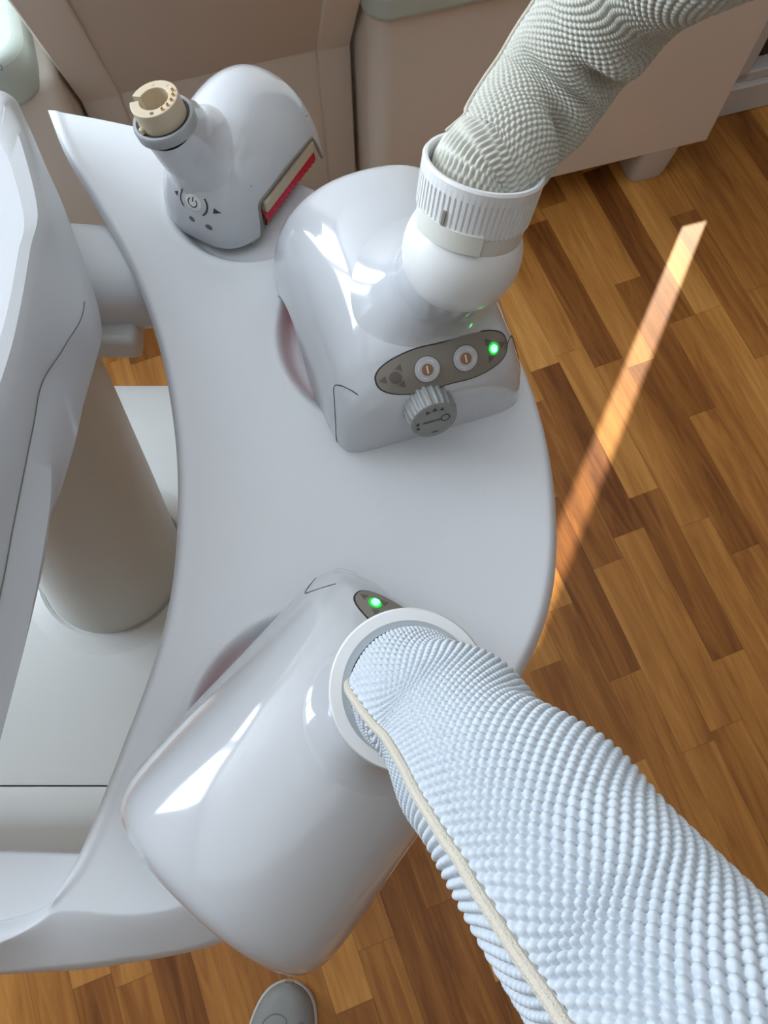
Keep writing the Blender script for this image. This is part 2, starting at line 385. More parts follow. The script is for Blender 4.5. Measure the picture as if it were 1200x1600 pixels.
# lower end plate of the tray, slightly sunken, reaching left out of the picture
ep = [P(135, 1334, .737)[:2], P(60, 1332, .737)[:2], P(0, 1330, .737)[:2], P(-120, 1324, .737)[:2], P(-120, 1500, .737)[:2], P(60, 1470, .737)[:2], P(150, 1420, .737)[:2]]
U(bevel(prism(ep[::-1], .722, .7375).build('tray_end_plate', M['satin'], mach), .002, 2))
# arm from console to tray
ph = np.linspace(0, 2*np.pi, 40, endpoint=False)
G = []
for x, ry, rz in ((-.56, .060, .05), (-.40, .056, .05), (-.31, .050, .045), (-.22, .045, .04), (-.15, .042, .035)):
    c = np.cos(ph); s = np.sin(ph)
    G.append(np.stack([np.full(40, x), .462+ry*np.sign(c)*np.abs(c)**.75, .698+rz*np.sign(s)*np.abs(s)**.75], 1))
G = np.array(G); mb = MB().grid(G, False, True); mb.cap(G[0], True); mb.cap(G[-1])
U(mb.build('arm', M['satin'], mach))
U(bevel(abox(-.50, -.245, .395, .43, .655, .69).build('arm_bracket', M['base'], mach), .008, 3))
# console head from four contours
RT = [(-60, 135), (8, 150), (23, 173), (47, 224), (75, 336), (64, 400), (52, 475), (37, 550), (20, 610), (0, 670), (-30, 770), (-80, 930)]
RS = [(-60, 131), (12, 147), (38, 188), (70, 260), (105, 345), (131, 470), (100, 540), (65, 597), (50, 670), (20, 820), (0, 925), (-50, 1150)]
RM = [(-60, 130), (13, 147), (40, 190), (72, 262), (107, 345), (142, 482), (114, 545), (88, 600), (81, 700), (76, 805), (40, 1000), (-12, 1200)]
RL = [(-60, 130), (14, 147), (42, 192), (73, 263), (108, 345), (158, 503), (138, 595), (113, 707), (81, 795), (72, 862), (41, 1000), (-11, 1200)]
def contour(px, z, back):
    a = np.array([P(x, y, z) for x, y in px]); a = crom(a, 89)
    y0, y1 = a[0][1], a[-1][1]
    return a, np.array([[-.80-back, y1, z], [-.80-back, y0, z]])
rings = [contour(RT, .93, 0), contour(RS, .86, 0), contour(RM, .835, 0), contour(RL, .80, 0)]
bt = rings[3][0].copy(); bt[:, 0] -= .05; bt[:, 2] = .70
rings.append((bt, np.array([[-.85, bt[-1][1], .70], [-.85, bt[0][1], .70]])))
full = [np.vstack(r) for r in rings]
up = np.array([full[0], full[1]])
# rounded shoulder near the top contour
cen = full[0].mean(0)
top = [cen + (full[0]-cen)*k + np.array([0, 0, dz]) for k, dz in ((.70, .012), (.92, .010), (.975, .005))]
seq = [*top, full[0], full[0]*.5+full[1]*.5, full[1]]
G = np.array(seq); mb = MB().grid(G[::-1], False, True); mb.cap(G[0])
U(mb.build('console_shell', M['console'], mach, 50))
G = np.array([full[1]+np.array([-.0012, 0, -.0016]), full[2], full[3], full[4]]); mb = MB().grid(G[::-1], False, True); mb.cap(G[-1], True); mb.cap(G[0])
lo = U(mb.build('console_side_panel', M['console'], mach, 40))
sg = full[1][40:89]
U(tube(sg + np.array([.0002, 0, -.0008]), .00045, 6).build('panel_gap', M['panel'], mach))
# column
def colring(t, r, z=None):
    c = np.array([-.437, .312, .150])*(1-t) + np.array([-.395, .440, .72])*t
    return np.stack([c[0]+r*np.cos(ph), c[1]+r*np.sin(ph), np.full(40, c[2] if z is None else z)], 1)
G = np.array([colring(0, .113), colring(.01, .1125), colring(.3, .105), colring(.65, .094), colring(1, .082)])
mb = MB().grid(G, False, True); mb.cap(G[0], True); mb.cap(G[-1]); U(mb.build('column', M['column'], mach))
G = np.array([colring(0, .150, .1495), colring(0, .132, .152), colring(0, .119, .1555), colring(0, .1150, .152), colring(0, .1148, .14)])
U(MB().grid(G, False, True).build('column_collar', M['base'], mach))
# base: platform and its two end covers
def base_part(name, pr, x0=-.85, x1=-.16):
    mb = MB(); n = len(pr); a = [(x0, y, z) for y, z in pr]; b = [(x1, y, z) for y, z in pr]
    mb.add(a+b, [(i, (i+1) % n, (i+1) % n+n, i+n) for i in range(n)] + [tuple(range(n))[::-1], tuple(range(n, 2*n))])
    return U(mb.build(name, M['base'], mach, 30))
base_part('base_platform', [(-.024, .03), (.572, .03), (.572, .148), (.566, .15), (-.018, .15), (-.024, .148)])
base_part('base_end_cover', [(.5745, 0), (.665, 0), (.662, .09), (.65, .115), (.63, .128), (.5745, .140)])
base_part('base_end_cover', [(-.135, 0), (-.0262, 0), (-.0262, .1475), (-.06, .146), (-.085, .132), (-.125, .095), (-.135, .06)])

# ------------------------------------------------------------------ handpieces
def interp_sections(sec, n):
    sec = np.array(sec); c = np.r_[0, np.cumsum(np.hypot(np.diff(sec[:, 0]), np.diff(sec[:, 2])) + 1e-4)]
    t = np.linspace(0, c[-1], n); t = np.unique(np.r_[t, c]); return np.stack([np.interp(t, c, sec[:, k]) for k in range(sec.shape[1])], 1)
def hood(sec, arch, ne=2.25, nt=72):
    """loft of D-shaped sections (y, half width, height); arch(y) is the lower edge of the skirts"""
    sec = crom(np.array(sec), 110); G = np.zeros((len(sec), nt, 3))
    for i, q_ in enumerate(sec):
        y, a, h = q_[:3]; ne_ = q_[3] if len(q_) > 3 else ne
        zb = min(arch(y), h*.8); th0 = math.asin(min(.99, max(zb, 1e-5)/h)**(ne_/2))
        th = np.linspace(th0, math.pi-th0, nt); c, s = np.cos(th), np.sin(th)
        G[i, :, 0] = a*np.sign(c)*np.abs(c)**(2/ne_); G[i, :, 1] = y; G[i, :, 2] = h*np.abs(s)**(2/ne_)
    return G
def hood_mb(G):
    mb = MB().grid(G); mb.cap(G[0]); mb.cap(G[-1], True); return mb
SEC = [(-.103, .050, .058, 2.3), (-.1022, .062, .068, 2.5), (-.1002, .0715, .0745, 2.7), (-.097, .0768, .0795, 2.8), (-.093, .0795, .0845, 2.9), (-.086, .0820, .0925, 2.9), (-.075, .0840, .1010, 2.8), (-.064, .0855, .1085, 2.65), (-.050, .0865, .1150, 2.45),
       (-.030, .0885, .1205, 2.3), (0, .0905, .1235, 2.25), (.035, .0920, .1225, 2.25), (.062, .0925, .1195, 2.25), (.080, .0920, .1155, 2.25), (.091, .0895, .1110, 2.25), (.0975, .0855, .1045, 2.25), (.1015, .0790, .0955, 2.25), (.103, .069, .084, 2.25)]
def arch2(y): return .002 + .036*max(0., 1-((y-.022)/.048)**2)**.6 if abs(y-.022) < .048 else .002

def frame(o, n, upv):
    n = np.asarray(n, float); n /= np.linalg.norm(n); u = np.cross(upv, n); u /= np.linalg.norm(u); return np.asarray(o, float), u, np.cross(n, u), n
class Decal:
    def __init__(s, bvh, fr): s.b = bvh; s.o, s.u, s.v, s.n = fr
    def pt(s, x, y, eps):
        p = s.o + s.u*x + s.v*y + s.n*.05
        h = s.b.ray_cast(Vector(p), Vector(-s.n), .12)
        q = np.array(h[0]) if h[0] is not None else s.o + s.u*x + s.v*y
        return q + s.n*eps
    def fill(s, mb, outline, eps, nr=8, center=None, thick=.0008):
        out = np.asarray(outline, float); c = out.mean(0) if center is None else np.asarray(center, float); n = len(out)
        v = [s.pt(c[0], c[1], eps)]
        for k in range(1, nr+1):
            for q in out: p = c+(q-c)*k/nr; v.append(s.pt(p[0], p[1], eps))
        for q in out: v.append(s.pt(q[0], q[1], eps-thick))
        f = [(0, 1+i, 1+(i+1) % n) for i in range(n)]
        for k in range(nr):
            a, b = 1+k*n, 1+(k+1)*n; f += [(a+i, b+i, b+(i+1) % n, a+(i+1) % n) for i in range(n)]
        return mb.add(v, f)
    def stroke(s, mb, pts, w, eps):
        p = resample(np.asarray(pts, float), max(4, len(pts))); T = np.gradient(p, axis=0); T /= np.linalg.norm(T, axis=1)[:, None]+1e-9
        N_ = np.stack([-T[:, 1], T[:, 0]], 1); v = []
        for a, b in zip(p+N_*w/2, p-N_*w/2): v += [s.pt(*a, eps), s.pt(*b, eps)]
        return mb.add(v, [(2*i, 2*i+1, 2*i+3, 2*i+2) for i in range(len(p)-1)])
def circ(cx, cy, r, n=28, a0=0, a1=2*math.pi, end=False): return [(cx+r*math.cos(a), cy+r*math.sin(a)) for a in np.linspace(a0, a1, n, endpoint=end)]
def tri(cx, cy, r, ang): return [(cx+r*math.cos(ang+k*2*math.pi/3), cy+r*math.sin(ang+k*2*math.pi/3)) for k in range(3)]

def neck_mesh(bvh, root, top, r_top, R, rear=1.0, front=.55, H=.026):
    """concave fillet rising out of the hood into a round neck"""
    root = np.asarray(root, float); top = np.asarray(top, float); n = 72; K = 22
    a = top-root; a /= np.linalg.norm(a); G = np.zeros((K+4, n, 3)); phi = np.linspace(0, 2*np.pi, n, endpoint=False)
    for i, f in enumerate(phi):
        d = np.array([math.cos(f), math.sin(f), 0.]); Rr = max(r_top*1.15, R*(rear if d[1] > 0 else 1+(front-1)*abs(d[1])**1.5))
        ring = r_top*(d-a*a.dot(d))
        for k in range(K):
            w_ = math.sin(k/(K-1)*math.pi/2); lift = H*(1-math.sqrt(max(0., 1-w_*w_))); rho = Rr+(r_top-Rr)*w_
            x, y = root[0]+rho*d[0], root[1]+rho*d[1]
            h = bvh.ray_cast(Vector((x, y, .3)), Vector((0, 0, -1))); zb = h[0].z if h[0] is not None else root[2]-.06
            G[k, i] = (x+a[0]/a[2]*lift, y+a[1]/a[2]*lift, zb-.0007+lift)
        for q in range(4):
            s_ = (q+1)/4; G[K+q, i] = G[K-1, i]*(1-s_) + (top+ring)*s_
    return MB().grid(G, False, True)

def weave_hose(name, path, rad, ref, seam_ang, dents, mat_, parent, nunit, pitch, amp, res, seamh=.003, seamw=.0016):
    path = np.asarray(path, float); L_ = np.sum(np.linalg.norm(np.diff(path, axis=0), axis=1))
    nv = int(L_/pitch*res); nu = nunit*res
    p = resample(crom(path, 600), nv); s = np.linspace(0, 1, nv)
    r = np.interp(s, np.linspace(0, 1, len(rad)), rad)
    r = np.convolve(np.pad(r, 20, mode='edge'), np.ones(41)/41, 'valid')
    T = np.gradient(p, axis=0); T /= np.linalg.norm(T, axis=1)[:, None]
    ref = np.asarray(ref, float)
    E1 = ref[None]-T*(T@ref)[:, None]; E1 /= np.linalg.norm(E1, axis=1)[:, None]; E2 = np.cross(T, E1)
    phi = np.linspace(0, 2*np.pi, nu, endpoint=False)
    S, F_ = np.meshgrid(s, phi, indexing='ij')
    def ad(a, b): return (a-b+np.pi) % (2*np.pi)-np.pi
    Rr = r[:, None]*np.ones_like(F_)
    sa = np.interp(s, np.linspace(0, 1, len(seam_ang)), seam_ang)
    for (s0, f0, ss, fs, d, tilt) in dents:
        df = ad(F_, f0); Rr += d*np.exp(-((S-s0-tilt*df)/ss)**2-(df/fs)**2)
    da = ad(F_, sa[:, None]); Rr += seamh*np.exp(-(np.abs(da)/.16))
    uq = F_/(2*np.pi)*nunit; vq = S*L_/pitch
    d1 = np.hypot(uq-np.round(uq), vq-np.round(vq)); d2 = np.hypot(uq-.5-np.round(uq-.5), vq-.5-np.round(vq-.5))
    b = np.sqrt(np.clip(1-(np.minimum(d1, d2)/.375)**2, 0, 1))
    fade = 1-.9*np.exp(-(da/.07)**2)
    Rr = Rr + amp*(b-.5)*fade
    V = p[:, None] + Rr[..., None]*(np.cos(F_)[..., None]*E1[:, None] + np.sin(F_)[..., None]*E2[:, None])
    o = big(name, V, grid_faces(nv, nu, False, True), mat_, parent)
    # seam strip lying on the ridge
    k = slice(int(nv*.075) if nunit and len(seam_ang) == 4 else 0, nv, res*2)
    rs = r.copy()
    for (s0, f0, ss, fs, d, tilt) in dents:
        df = ad(sa, f0); rs += d*np.exp(-((s-s0-tilt*df)/ss)**2-(df/fs)**2)
    sp = p + (rs+seamh*.95)[:, None]*(np.cos(sa)[:, None]*E1+np.sin(sa)[:, None]*E2)
    wob = (np.random.rand(len(sp))-.5)[:, None]*.0003
    tube(crom((sp+wob)[k], nv//3), seamw, 10).build('seam', M['seam'], o)['label'] = 'cream stitched seam of the sleeve'
    return o

def local_inv(root):
    bpy.context.view_layer.update(); return np.array(root.matrix_world.inverted())
def tl(Mi, p): p = np.asarray(p, float); return p@Mi[:3, :3].T + Mi[:3, 3]
def td(Mi, d): return np.asarray(d, float)@Mi[:3, :3].T

def rollers(root, w_, l0, l1, zc=.022, r=.017, rx=None, fz=.044):
    mb = MB(); q = abox(-w_*.86, w_*.86, l0-.012, l1+.012, fz, fz+.008); mb.add(q.v, q.f)
    for y0, y1 in ((l0-.014, l0-.008), (l1+.008, l1+.014)):
        q = abox(-w_*.80, w_*.80, y0, y1, .010, fz+.002); mb.add(q.v, q.f)
    mb.build('roller_frame', M['grey'], root)
    for sx in (-1, 1):
        n = 40; m_ = 60; ph_ = np.linspace(0, 2*np.pi, n, endpoint=False); ys = np.linspace(l0-.008, l1+.008, m_)
        F_, Y_ = np.meshgrid(ph_, ys, indexing='ij'); R_ = r + .0012*np.maximum(0, np.sin(F_*10+np.round(Y_/.006)*np.pi)*np.sin(Y_/.006*np.pi))
        G = np.stack([sx*(rx or w_*.52)+R_*np.cos(F_), Y_, zc+R_*np.sin(F_)], -1)
        o = MB().grid(G, True, False).build('roller', M['red'], root); o['label'] = 'red rubber roller inside the skirt'
def panel_parts(root, bvh, cx=0., dy=0.):
    fr = frame((cx, -.0855+dy, .0930), (0, -.66, .75), (0, .75, .66))
    d = Decal(bvh, fr)
    out = []
    for a in np.linspace(0, 2*math.pi, 96, endpoint=False):
        c, s = math.cos(a), math.sin(a); x = .0545*math.copysign(abs(c)**.9, c)
        out.append((x, .0178*math.copysign(abs(s)**.85, s)*(1 - .10*math.exp(-(x/.014)**2))))
    out = np.array(out)
    rim = MB(); d.fill(rim, out*np.array([1.022, 1.055]), .0004, 8); rim.build('panel_gasket', M['dark'], root)
    mb = MB(); d.fill(mb, out, .0010, 10); pn = mb.build('control_panel', M['panel'], root, 60)
    for cxx, angs in ((-.0405, (math.pi, 1.05, -1.05)), (.0405, (0, 2.09, -2.09))):
        for a in angs: b = MB(); d.fill(b, tri(cxx+.0088*math.cos(a), .0088*.85*math.sin(a), .0034, a), .0013, 2); b.build('arrow_marking', M['panelmark'], pn)
    for cxx in (-.0155, .0155):
        b = MB(); d.fill(b, circ(cxx, 0, 0.0104), .0012, 3); g = b.build('button_ring', M['panelmark'], pn)
        b = MB(); d.fill(b, circ(cxx, 0, .0098), .0020, 4); g = b.build('button', M['button'], pn)
        b = MB(); d.fill(b, circ(cxx, 0, .0046), .0024, 3); g2 = b.build('button_centre', M['copper'], pn)
        b = MB(); d.fill(b, [(cxx-.0006, -.0030), (cxx+.0006, -.0030), (cxx+.0006, .0030), (cxx-.0006, .0030)], .0027, 2)
        for a0 in (.6, 2.2, 3.8, 5.4): d.stroke(b, circ(cxx, 0, .0071, 8, a0, a0+.8, True), .0007, .0022)
        b.build('button_marking', M['ring'], pn)
    b = MB(); d.fill(b, circ(-.0405, 0, .0047), .0016, 3); b.build('indicator', M['panelmark'], pn)
    b = MB(); d.fill(b, circ(.0405, 0, .0049), .0016, 4); b.build('led_lens', M['ledrim'], pn)
    b = MB(); d.fill(b, circ(.0405, 0, .0029), .0028, 4, thick=.0016); lo_ = b.build('led', M['led'], pn); lo_['label'] = 'lit green indicator lamp'
    return d, pn
def front_cap(root, bvh, fs):
    # thin seam line between hood and front cap, running along both flanks to the panel
    for sx in (-1, 1):
        pts = []
        for (x, y) in ((.0600, -.0835-fs*2), (.064, -.078-fs*2), (.070, -.070-fs*2), (.0745, -.066-fs*2)):
            h = bvh.ray_cast(Vector((sx*x, y, .3)), Vector((0, 0, -1))); pts.append(np.array(h[0]) if h[0] is not None else np.array((sx*x, y, .06)))
        z = pts[-1][2]
        for (f, y) in ((.85, -.074-fs*2), (.6, -.083-fs*2), (.3, -.086-fs*2), (.08, -.087-fs*2)):
            h = bvh.ray_cast(Vector((sx*.2, y, z*f)), Vector((-sx, 0, 0))); pts.append(np.array(h[0]) if h[0] is not None else pts[-1])
        tube(crom(pts, 40), .00045, 6).build('seam_line', M['dark'], root)

def knob(root, c, axis):
    def mod(i, r, p): return r*(1+.035*np.sign(np.sin(p*22))) if i in (1, 2) else r*np.ones_like(p)
    pr = [(.0175, -.004), (.0195, .002), (.0195, .022), (.0187, .0262), (.0178, .0268)]
    o = lathe_mb(c, axis, pr, 132, mod).build('knob', M['knob'], root); o['label'] = 'ribbed grey knob'
    u, v, a = basis(axis); c = np.asarray(c, float)+a*.0271
    # keep markings upright: v towards the top of the knob face
    v = np.array([0, 0, 1.]) - a*a[2]; v /= np.linalg.norm(v); u = np.cross(v, a)
    mb = MB()
    def put(poly): mb.add([c+u*x*1.28+v*y*1.28 for x, y in poly], [tuple(range(len(poly)))])
    for x, y, r, an in ((-.004, .0085, .0019, 1.9), (.0005, .0095, .0021, 1.57), (.005, .0085, .0019, 1.2), (-.0105, .0005, .0018, 3.1), (-.0105, -.0035, .0018, 3.5)): put(tri(x, y, r, an))
    put([(-.0075, -.0004), (.0040, -.0004), (.0040, .0006), (-.0075, .0006)])
    ci, co = circ(.0070, .0003, .0024, 20), circ(.0070, .0003, .0031, 20)
    for i in range(20): k2 = (i+1) % 20; put([co[i], co[k2], ci[k2], ci[i]])
    put([(-.002, -.0105), (.002, -.0105), (.002, -.0095), (-.002, -.0095)])
    mb.build('knob_marking', M['ink'], o, 0)

def handpiece(label, pos, yaw, z0, ball_w, axis_w, kind, panel_x=0.):
    root = thing('massage_handpiece', label, 'handpiece', (pos[0], pos[1], z0), yaw)
    Mi = local_inv(root)
    ys = 1.11 if kind == 1 else 1.; xs = 1.025 if kind == 1 else 1.; fs = .008 if kind == 1 else 0.
    G = hood([(y*ys-fs*float(sstep(-.03, -.07, y)), a*xs, h, e) for y, a, h, e in SEC], arch2); hm = hood_mb(G)
    h = hm.build('hood', M['gloss'], root, 40)
    bvh = BVHTree.FromPolygons([Vector(v) for v in hm.v], hm.f)
    rollers(root, .080, -.018, .066)
    bl = tl(Mi, ball_w); ax = td(Mi, axis_w); ax /= np.linalg.norm(ax)
    rootp = np.array([np.clip(bl[0]*.75, -.014, .022), -.034, .108]) if kind == 2 else np.array([bl[0]+.004, max(bl[1], -.05), .104])
    neck_mesh(bvh, rootp, bl, .033, .072 if kind == 2 else .054).build('neck', M['gloss'], root, 60)
    panel_parts(root, bvh, panel_x, -.021 if kind == 1 else 0.); front_cap(root, bvh, fs)
    if kind == 2: knob(root, (-.009, -.0925, .063), (0, -.96, .28))
    # red lamp glow under the hood of the handpieces that are switched on
    l = bpy.data.lights.new('handpiece_red_lamp', 'POINT'); l.energy = .07; l.color = (1, .07, .12); l.shadow_soft_size = .012
    lo = bpy.data.objects.new('handpiece_red_lamp', l); COL.objects.link(lo); lo.parent = root; lo.location = (0, .02, .015)
    return root, Mi, bl, ax

# --- middle handpiece (ball joint and ribbed collar)
BZ = D(722, 391, .497); AX = np.array([.15, .34, .93]); AX /= np.linalg.norm(AX)
h2, Mi, bl, ax = handpiece('glossy white handpiece with ribbed collar standing in the middle of the tray', (.012, .370), math.radians(17.5), TZ-.011, BZ, AX, 2, .010)
rb = .039
prof = [(rb*math.sin(a), -rb*math.cos(a)) for a in np.linspace(.35, 2.02, 30)]
prof += [(prof[-1][0]-.001, prof[-1][1]+.0012), (.030, prof[-1][1]+.001)]
lathe_mb(bl, ax, prof, 72).build('ball_joint', M['ring'], h2)
cz = prof[-3][1]
NR = 64
def ribs(i, r, p): return r*(1+.022*(np.abs((p*NR/(2*np.pi)) % 1-.5) < .30)) if i in (1, 2) else r*np.ones_like(p)
pr = [(.0335, cz+.012), (.0352, cz+.013), (.0362, cz+.033), (.0370, cz+.0345), (.0372, cz+.041), (.0362, cz+.0425), (.0345, cz+.0425), (.0335, cz+.041), (.0325, cz+.020)]
G = lathe(bl, ax, pr, NR*8, ribs); co = MB().grid(G, False, True).build('ribbed_collar', M['ring'], h2)
lathe_mb(bl, ax, [(.0335, cz-.002), (.0343, cz), (.0346, cz+.012), (.0335, cz+.013)], 72).build('collar_base', M['latch'], h2)['label'] = 'ivory smooth band under the collar ribs'
# notch and latch tab on the collar
u_, v_, a_ = basis(ax); toC = td(Mi, CAM-BZ); ang0 = math.atan2(toC@v_, toC@u_)
def onring(a, r, hgt): return bl + a_*hgt + r*(math.cos(a)*u_+math.sin(a)*v_)
def arcplate(a0, a1, r0, r1, h0, h1, n=16):
    mb = MB(); A = np.linspace(a0, a1, n)
    G = np.array([[onring(a, r0, h0) for a in A], [onring(a, r1, h0) for a in A], [onring(a, r1, h1) for a in A], [onring(a, r0, h1) for a in A]])
    mb.grid(G, True, False); mb.cap(G[:, 0]); mb.cap(G[:, -1], True); return mb
arcplate(ang0-.95, ang0+.30, .034, .0372, cz+.003, cz+.0155).build('latch', M['latch'], h2)['label'] = 'ivory latch plate'
arcplate(ang0-.45, ang0-.40, .034, .0375, cz+.016, cz+.025, 4).build('collar_slot', M['panel'], h2)
PZ = bl + ax*(cz+.018)
hp = [BZ+AX*(cz+.016), BZ+AX*(cz+.034)+np.array([.001, .004, -.002]), D(779, 250, .460), D(815, 197, .463), D(852, 150, .460), D(892, 95, .448), D(943, 28, .424), D(1012, -54, .388), D(1125, -125, .34), D(1290, -190, .31)]
hp = [tl(Mi, q) for q in hp]
refw = td(Mi, np.array([-.05, -.55, .83]))      # hose angle 0 looks back at the photographer
dents = [(.225, .85, .030, .60, -.0105, -.03), (.29, .85, .03, .6, .004, -.03), (.43, .85, .034, .55, -.0115, -.03), (.50, .9, .03, .5, .004, -.03),
         (.105, -.1, .03, 1.0, -.003, .015), (.36, -.3, .05, .8, .003, 0), (.66, -.2, .05, .7, -.003, .03), (.07, .9, .03, .6, -.004, .0)]
ho = weave_hose('hose', hp, [.0290, .0302, .0325, .0338, .0344, .0346, .0346, .0345, .034, .034], refw, [-1.32]*4, dents, M['weave_ivory'], h2, 46, .0049, .0020, 9, .0022, .0015)
ho['label'] = 'ivory woven hose sleeve'

# --- front handpiece (seen from above, sleeve comes towards the photographer)
B1 = D(634, 1074, .425); A1 = np.array([.03, -.12, 1.0]); A1 /= np.linalg.norm(A1)
h1, Mi, bl, ax = handpiece('large glossy white handpiece nearest the viewer, over the tray edge', (-.050, .008), math.radians(141), TZ-.011, B1, A1, 1, -.012)
rb = .042
prof = [(rb*math.sin(a), -rb*math.cos(a)) for a in np.linspace(.35, 2.0, 30)]
cz = prof[-1][1]
prof += [(.0400, cz+.008), (.0412, cz+.014), (.0412, cz+.0175), (.0402, cz+.020), (.0345, cz+.020), (.0338, cz+.019)]
lathe_mb(bl, ax, prof, 72, caps=(True, False)).build('ball_joint', M['ring'], h1)
lathe_mb(bl, ax, [(.0345, cz+.0205), (.0340, cz+.0202), (.0308, cz+.0195), (.0303, cz+.016), (.0295, cz+.004)], 72, lambda i, r, p: r*(1+.006*np.sin(p*7)*(i > 1)), caps=(False, True)).build('inner_ring', M['ringgrey'], h1)
lathe_mb(bl, ax, [(.0304, cz+.010), (.0, cz+.0098)], 48, caps=(False, False)).build('socket', M['dark'], h1)
c_ = B1+A1*(cz+.012)
c_ = c_ + np.array([.0008, .0012, 0])
hp = [c_ - np.array([0, 0, .006]), c_+A1*.012, D(664, 1092, .348), D(722, 1150, .315), D(808, 1255, .262), D(915, 1390, .222), D(1020, 1520, .197), D(1150, 1680, .172), D(1320, 1880, .15)]
hp = [tl(Mi, q) for q in hp]
vdir = np.array([-.04, .02, .3]); refw = td(Mi, vdir/np.linalg.norm(vdir))
dents = [(.07, .35, .03, .9, -.002, 0), (.20, -.55, .05, .7, -.0035, .02), (.30, -1.2, .06, .6, .003, 0), (.44, -1.3, .05, .6, -.003, 0), (.60, -1.3, .07, .6, .003, 0),
         (.12, 1.75, .045, .5, .003, 0), (.22, 1.75, .025, .5, -.006, .02), (.40, 1.7, .07, .5, .003, 0), (.55, 0, .08, .8, .002, 0), (.16, .2, .04, .8, .002, .02)]
ho = weave_hose('hose', hp, [.0285, .0290, .0300, .0318, .0325, .033, .033, .033, .033], refw, [.80, .80, .78, .75, .72, .7], dents, M['weave_white'], h1, 46, .0047, .0028, 10, .0034, .0021)
ho['label'] = 'white woven hose sleeve'

# --- rear handpiece without hose: open connector
h3 = thing('massage_handpiece', 'white handpiece without hose, tan connector showing, at the back of the tray', 'handpiece', (-.137, .542, TZ-.008), math.radians(-30))
Mi = local_inv(h3)
SEC3 = [(-.084, .012, .022), (-.083, .022, .038), (-.080, .032, .050), (-.074, .041, .0605), (-.065, .0480, .0715), (-.053, .0535, .0825), (-.038, .0580, .0925), (-.018, .0615, .1005), (.005, .0635, .1035), (.028, .0635, .1015), (.048, .0610, .0945), (.062, .0565, .085), (.072, .0495, .0725), (.0785, .040, .060), (.081, .026, .044), (.0815, .014, .03)]
def arch3(y): return .004 + .043*float(sstep(-.048, -.038, y)*sstep(.062, .046, y))*(1-.25*((y-.008)/.055)**2)
SEC3 = [(y*.95, a*.95, h*.97) for y, a, h in SEC3]
G3 = hood(SEC3, arch3, 2.15); hm = hood_mb(G3); hm.build('hood', M['gloss'], h3, 40)
bvh = BVHTree.FromPolygons([Vector(v) for v in hm.v], hm.f)
# dark lining along the arched skirt edge
for sx in (0, -1):
    e = G3[:, sx]; k = (e[:, 1] > -.058) & (e[:, 1] < .068); pth = resample(e[k], 60)
    tube(pth+np.array([0, 0, -.001]), .0015, 8).build('skirt_edge', M['panel'], h3)
rollers(h3, .052, -.026, .044, .011, .0125, .0385, .048)
for sx in (-1, 1):
    bevel(abox(min(sx*.046, sx*.054), max(sx*.046, sx*.054), -.034, .050, .022, .036).build('roller_cover', M['tan'], h3), .002, 2)['label'] = 'beige cover strip above the roller'
bevel(abox(-.047, .047, -.050, .055, -.003, .010).build('base_seal', M['olive'], h3), .004, 3)['label'] = 'olive base seal'
NKT = tl(Mi, P(259, 192, .868)); NKR = np.array([-.004, -.046, .068])
nm = neck_mesh(bvh, NKR, NKT, .0238, .038, 1.0, .62, .024); nm.build('neck', M['gloss'], h3, 60)
bv3 = BVHTree.FromPolygons([Vector(v) for v in hm.v+nm.v], hm.f+[tuple(i+len(hm.v) for i in f) for f in nm.f])
na = NKT-NKR; na /= np.linalg.norm(na)
na = td(Mi, np.array([-.16, .06, .98])); na /= np.linalg.norm(na)
lathe_mb(NKT, na, [(.0240, -.004), (.0254, -.003), (.0257, .004), (.0248, .006), (.0225, .006), (.0218, .004)], 64).build('neck_ring', M['grey'], h3)
# tan connector: slotted ring
u_, v_, a_ = basis(na); d0 = td(Mi, np.array([-1, .15, 0])); aS = math.atan2(d0@v_, d0@u_)
def ringsec(a0, a1, r0, r1, z0, z1, n):
    mb = MB(); A = np.linspace(a0, a1, n); P_ = lambda a, r, z: NKT+a_*z+r*(math.cos(a)*u_+math.sin(a)*v_)
    G = np.array([[P_(a, r0, z0) for a in A], [P_(a, r1, z0) for a in A], [P_(a, r1, z1) for a in A], [P_(a, r0, z1) for a in A]])
    mb.grid(G, True, False); mb.cap(G[:, 0]); mb.cap(G[:, -1], True); return mb
mb = ringsec(aS+.17, aS+2*math.pi-.17, .0118, .0196, .003, .0225, 90); cn = bevel(mb.build('connector', M['tan'], h3), .0006, 2); cn['label'] = 'tan slotted connector ring'
lathe_mb(NKT, na, [(.0121, .004), (.0121, .0058), (0, .006)], 40, caps=(True, False)).build('connector_floor', M['tan'], cn)
lathe_mb(NKT, na, [(.0228, .0050), (.0190, .0054)], 48, caps=(False, False)).build('ring_gap', M['dark'], h3)
def onc(a, r, z): return NKT+a_*z+r*(math.cos(a)*u_+math.sin(a)*v_)
dr_ = td(Mi, np.array([1., -.25, 0])); aP = math.atan2(dr_@v_, dr_@u_)
for k in range(5):
    a = aP + (k-2.2)*.34
    o = lathe_mb(onc(a, .0160, .0222), na, [(.0013, 0), (.0012, .0014), (.0006, .0030), (.0003, .0032)], 12).build('pin', M['gold'], cn)
for a in (aP+2.0, aP-1.3, aP+1.2): lathe_mb(onc(a, .0158, .0222), na, [(.0016, 0), (.0016, .0005), (0, .0006)], 14, caps=(True, False)).build('screw', M['panelmark'] if a < aP else M['tan'], cn)
lathe_mb(onc(aS+.95, .0205, .006), na, [(.0022, 0), (.0022, .0035), (.001, .0045)], 12).build('locating_peg', M['tan'], cn)
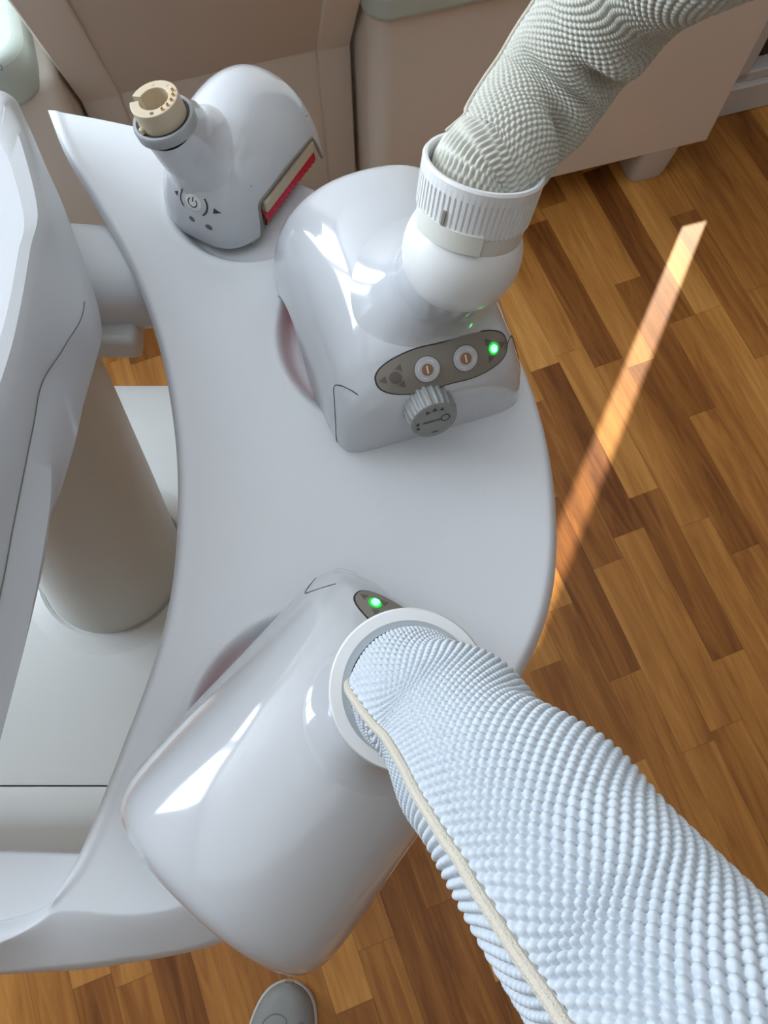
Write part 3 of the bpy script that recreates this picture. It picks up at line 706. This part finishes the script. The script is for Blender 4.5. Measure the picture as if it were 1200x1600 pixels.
# symbol on the front: power sign in a ring, arcs, arrows
nf = np.array([-.30, -.80, .50]); cl_ = tl(Mi, P(288, 318, .797))
d = Decal(bv3, frame(cl_, nf, (0, .3, 1.)))
mb = MB()
d.stroke(mb, circ(0, .0, .0040, 24, 2.2, 7.2, True), .0010, .0005); d.stroke(mb, [(0, .001), (0, .003), (0, .0055)], .0010, .0005)
for a0 in (-.75, math.pi-.75): d.stroke(mb, circ(0, 0, .0120, 16, a0, a0+1.5, True), .0013, .0005)
d.fill(mb, tri(.0175, 0, .0030, 0), .0005, 2); d.fill(mb, tri(-.0172, 0, .0026, math.pi), .0005, 2)
mb.build('symbol', M['ink'], h3, 0)
mb = MB(); d.fill(mb, circ(0, 0, .0072, 32), .0003, 4); mb.build('push_button', M['ring'], h3)
mb = MB()
for x in (-.003, .012): d.fill(mb, circ(x, -.0185, .0026, 16), .0005, 2)
mb.build('screw_hole', M['panelmark'], h3)

# ------------------------------------------------------------------ shoe
def shoe():
    tip = P(449, 1541, .035); root = thing('shoe', 'grey suede shoe toe on the parquet below the tray', 'shoe', (tip[0], tip[1], 0), math.radians(-3))
    secs = [(0.002, .006, .012, .030), (-.004, .020, .010, .040), (-.014, .032, .008, .046), (-.032, .042, .006, .050), (-.06, .0485, .006, .054), (-.095, .0505, .006, .062), (-.13, .047, .006, .078), (-.165, .042, .006, .098), (-.20, .039, .006, .104), (-.24, .038, .006, .100), (-.268, .033, .006, .098), (-.283, .018, .008, .09), (-.287, .005, .012, .08)]
    S = crom(np.array(secs), 60); n = 48; a = np.linspace(0, 2*np.pi, n, endpoint=False); G = []
    for y, w_, z0, z1 in S:
        c, s = np.cos(a), np.sin(a); sh_ = -.006*sstep(0, -.1, y)
        z = np.where(s > 0, .018+(z1-.018)*np.abs(s)**.9, .018-(.018-z0)*np.abs(s)**.5)
        G.append(np.stack([w_*np.sign(c)*np.abs(c)**.85+sh_, np.full(n, y), z], 1))
    G = np.array(G); mb = MB().grid(G, False, True); mb.cap(G[0], True); mb.cap(G[-1]); up_ = mb.build('upper', M['shoe'], root)
    out = []
    S2 = S[::2]
    L_ = [(-w_-.003-.006*sstep(0, -.1, y), y) for y, w_, _, _ in S2]; R_ = [(w_+.003-.006*sstep(0, -.1, y), y) for y, w_, _, _ in S2]
    bevel(prism(L_+R_[::-1], 0, .016).build('sole', M['sole'], root), .003, 2)
    bv = BVHTree.FromPolygons([Vector(v) for v in mb.v], mb.f)
    st = MB()
    for pts in ([(-.036, -.075), (-.030, -.045), (-.014, -.033), (.002, -.037), (.004, -.05)], [(.012, -.07), (.014, -.05), (.026, -.043), (.036, -.052), (.042, -.07)]):
        q = crom(np.array(pts), 24); w3 = []
        for x, y in q:
            hh = bv.ray_cast(Vector((x, y, .3)), Vector((0, 0, -1))); w3.append(np.array(hh[0])) if hh[0] is not None else None
        t_ = tube(np.array(w3), .0011, 6); st.add(t_.v, t_.f)
    st.build('stitching', M['thread'], root)
shoe()
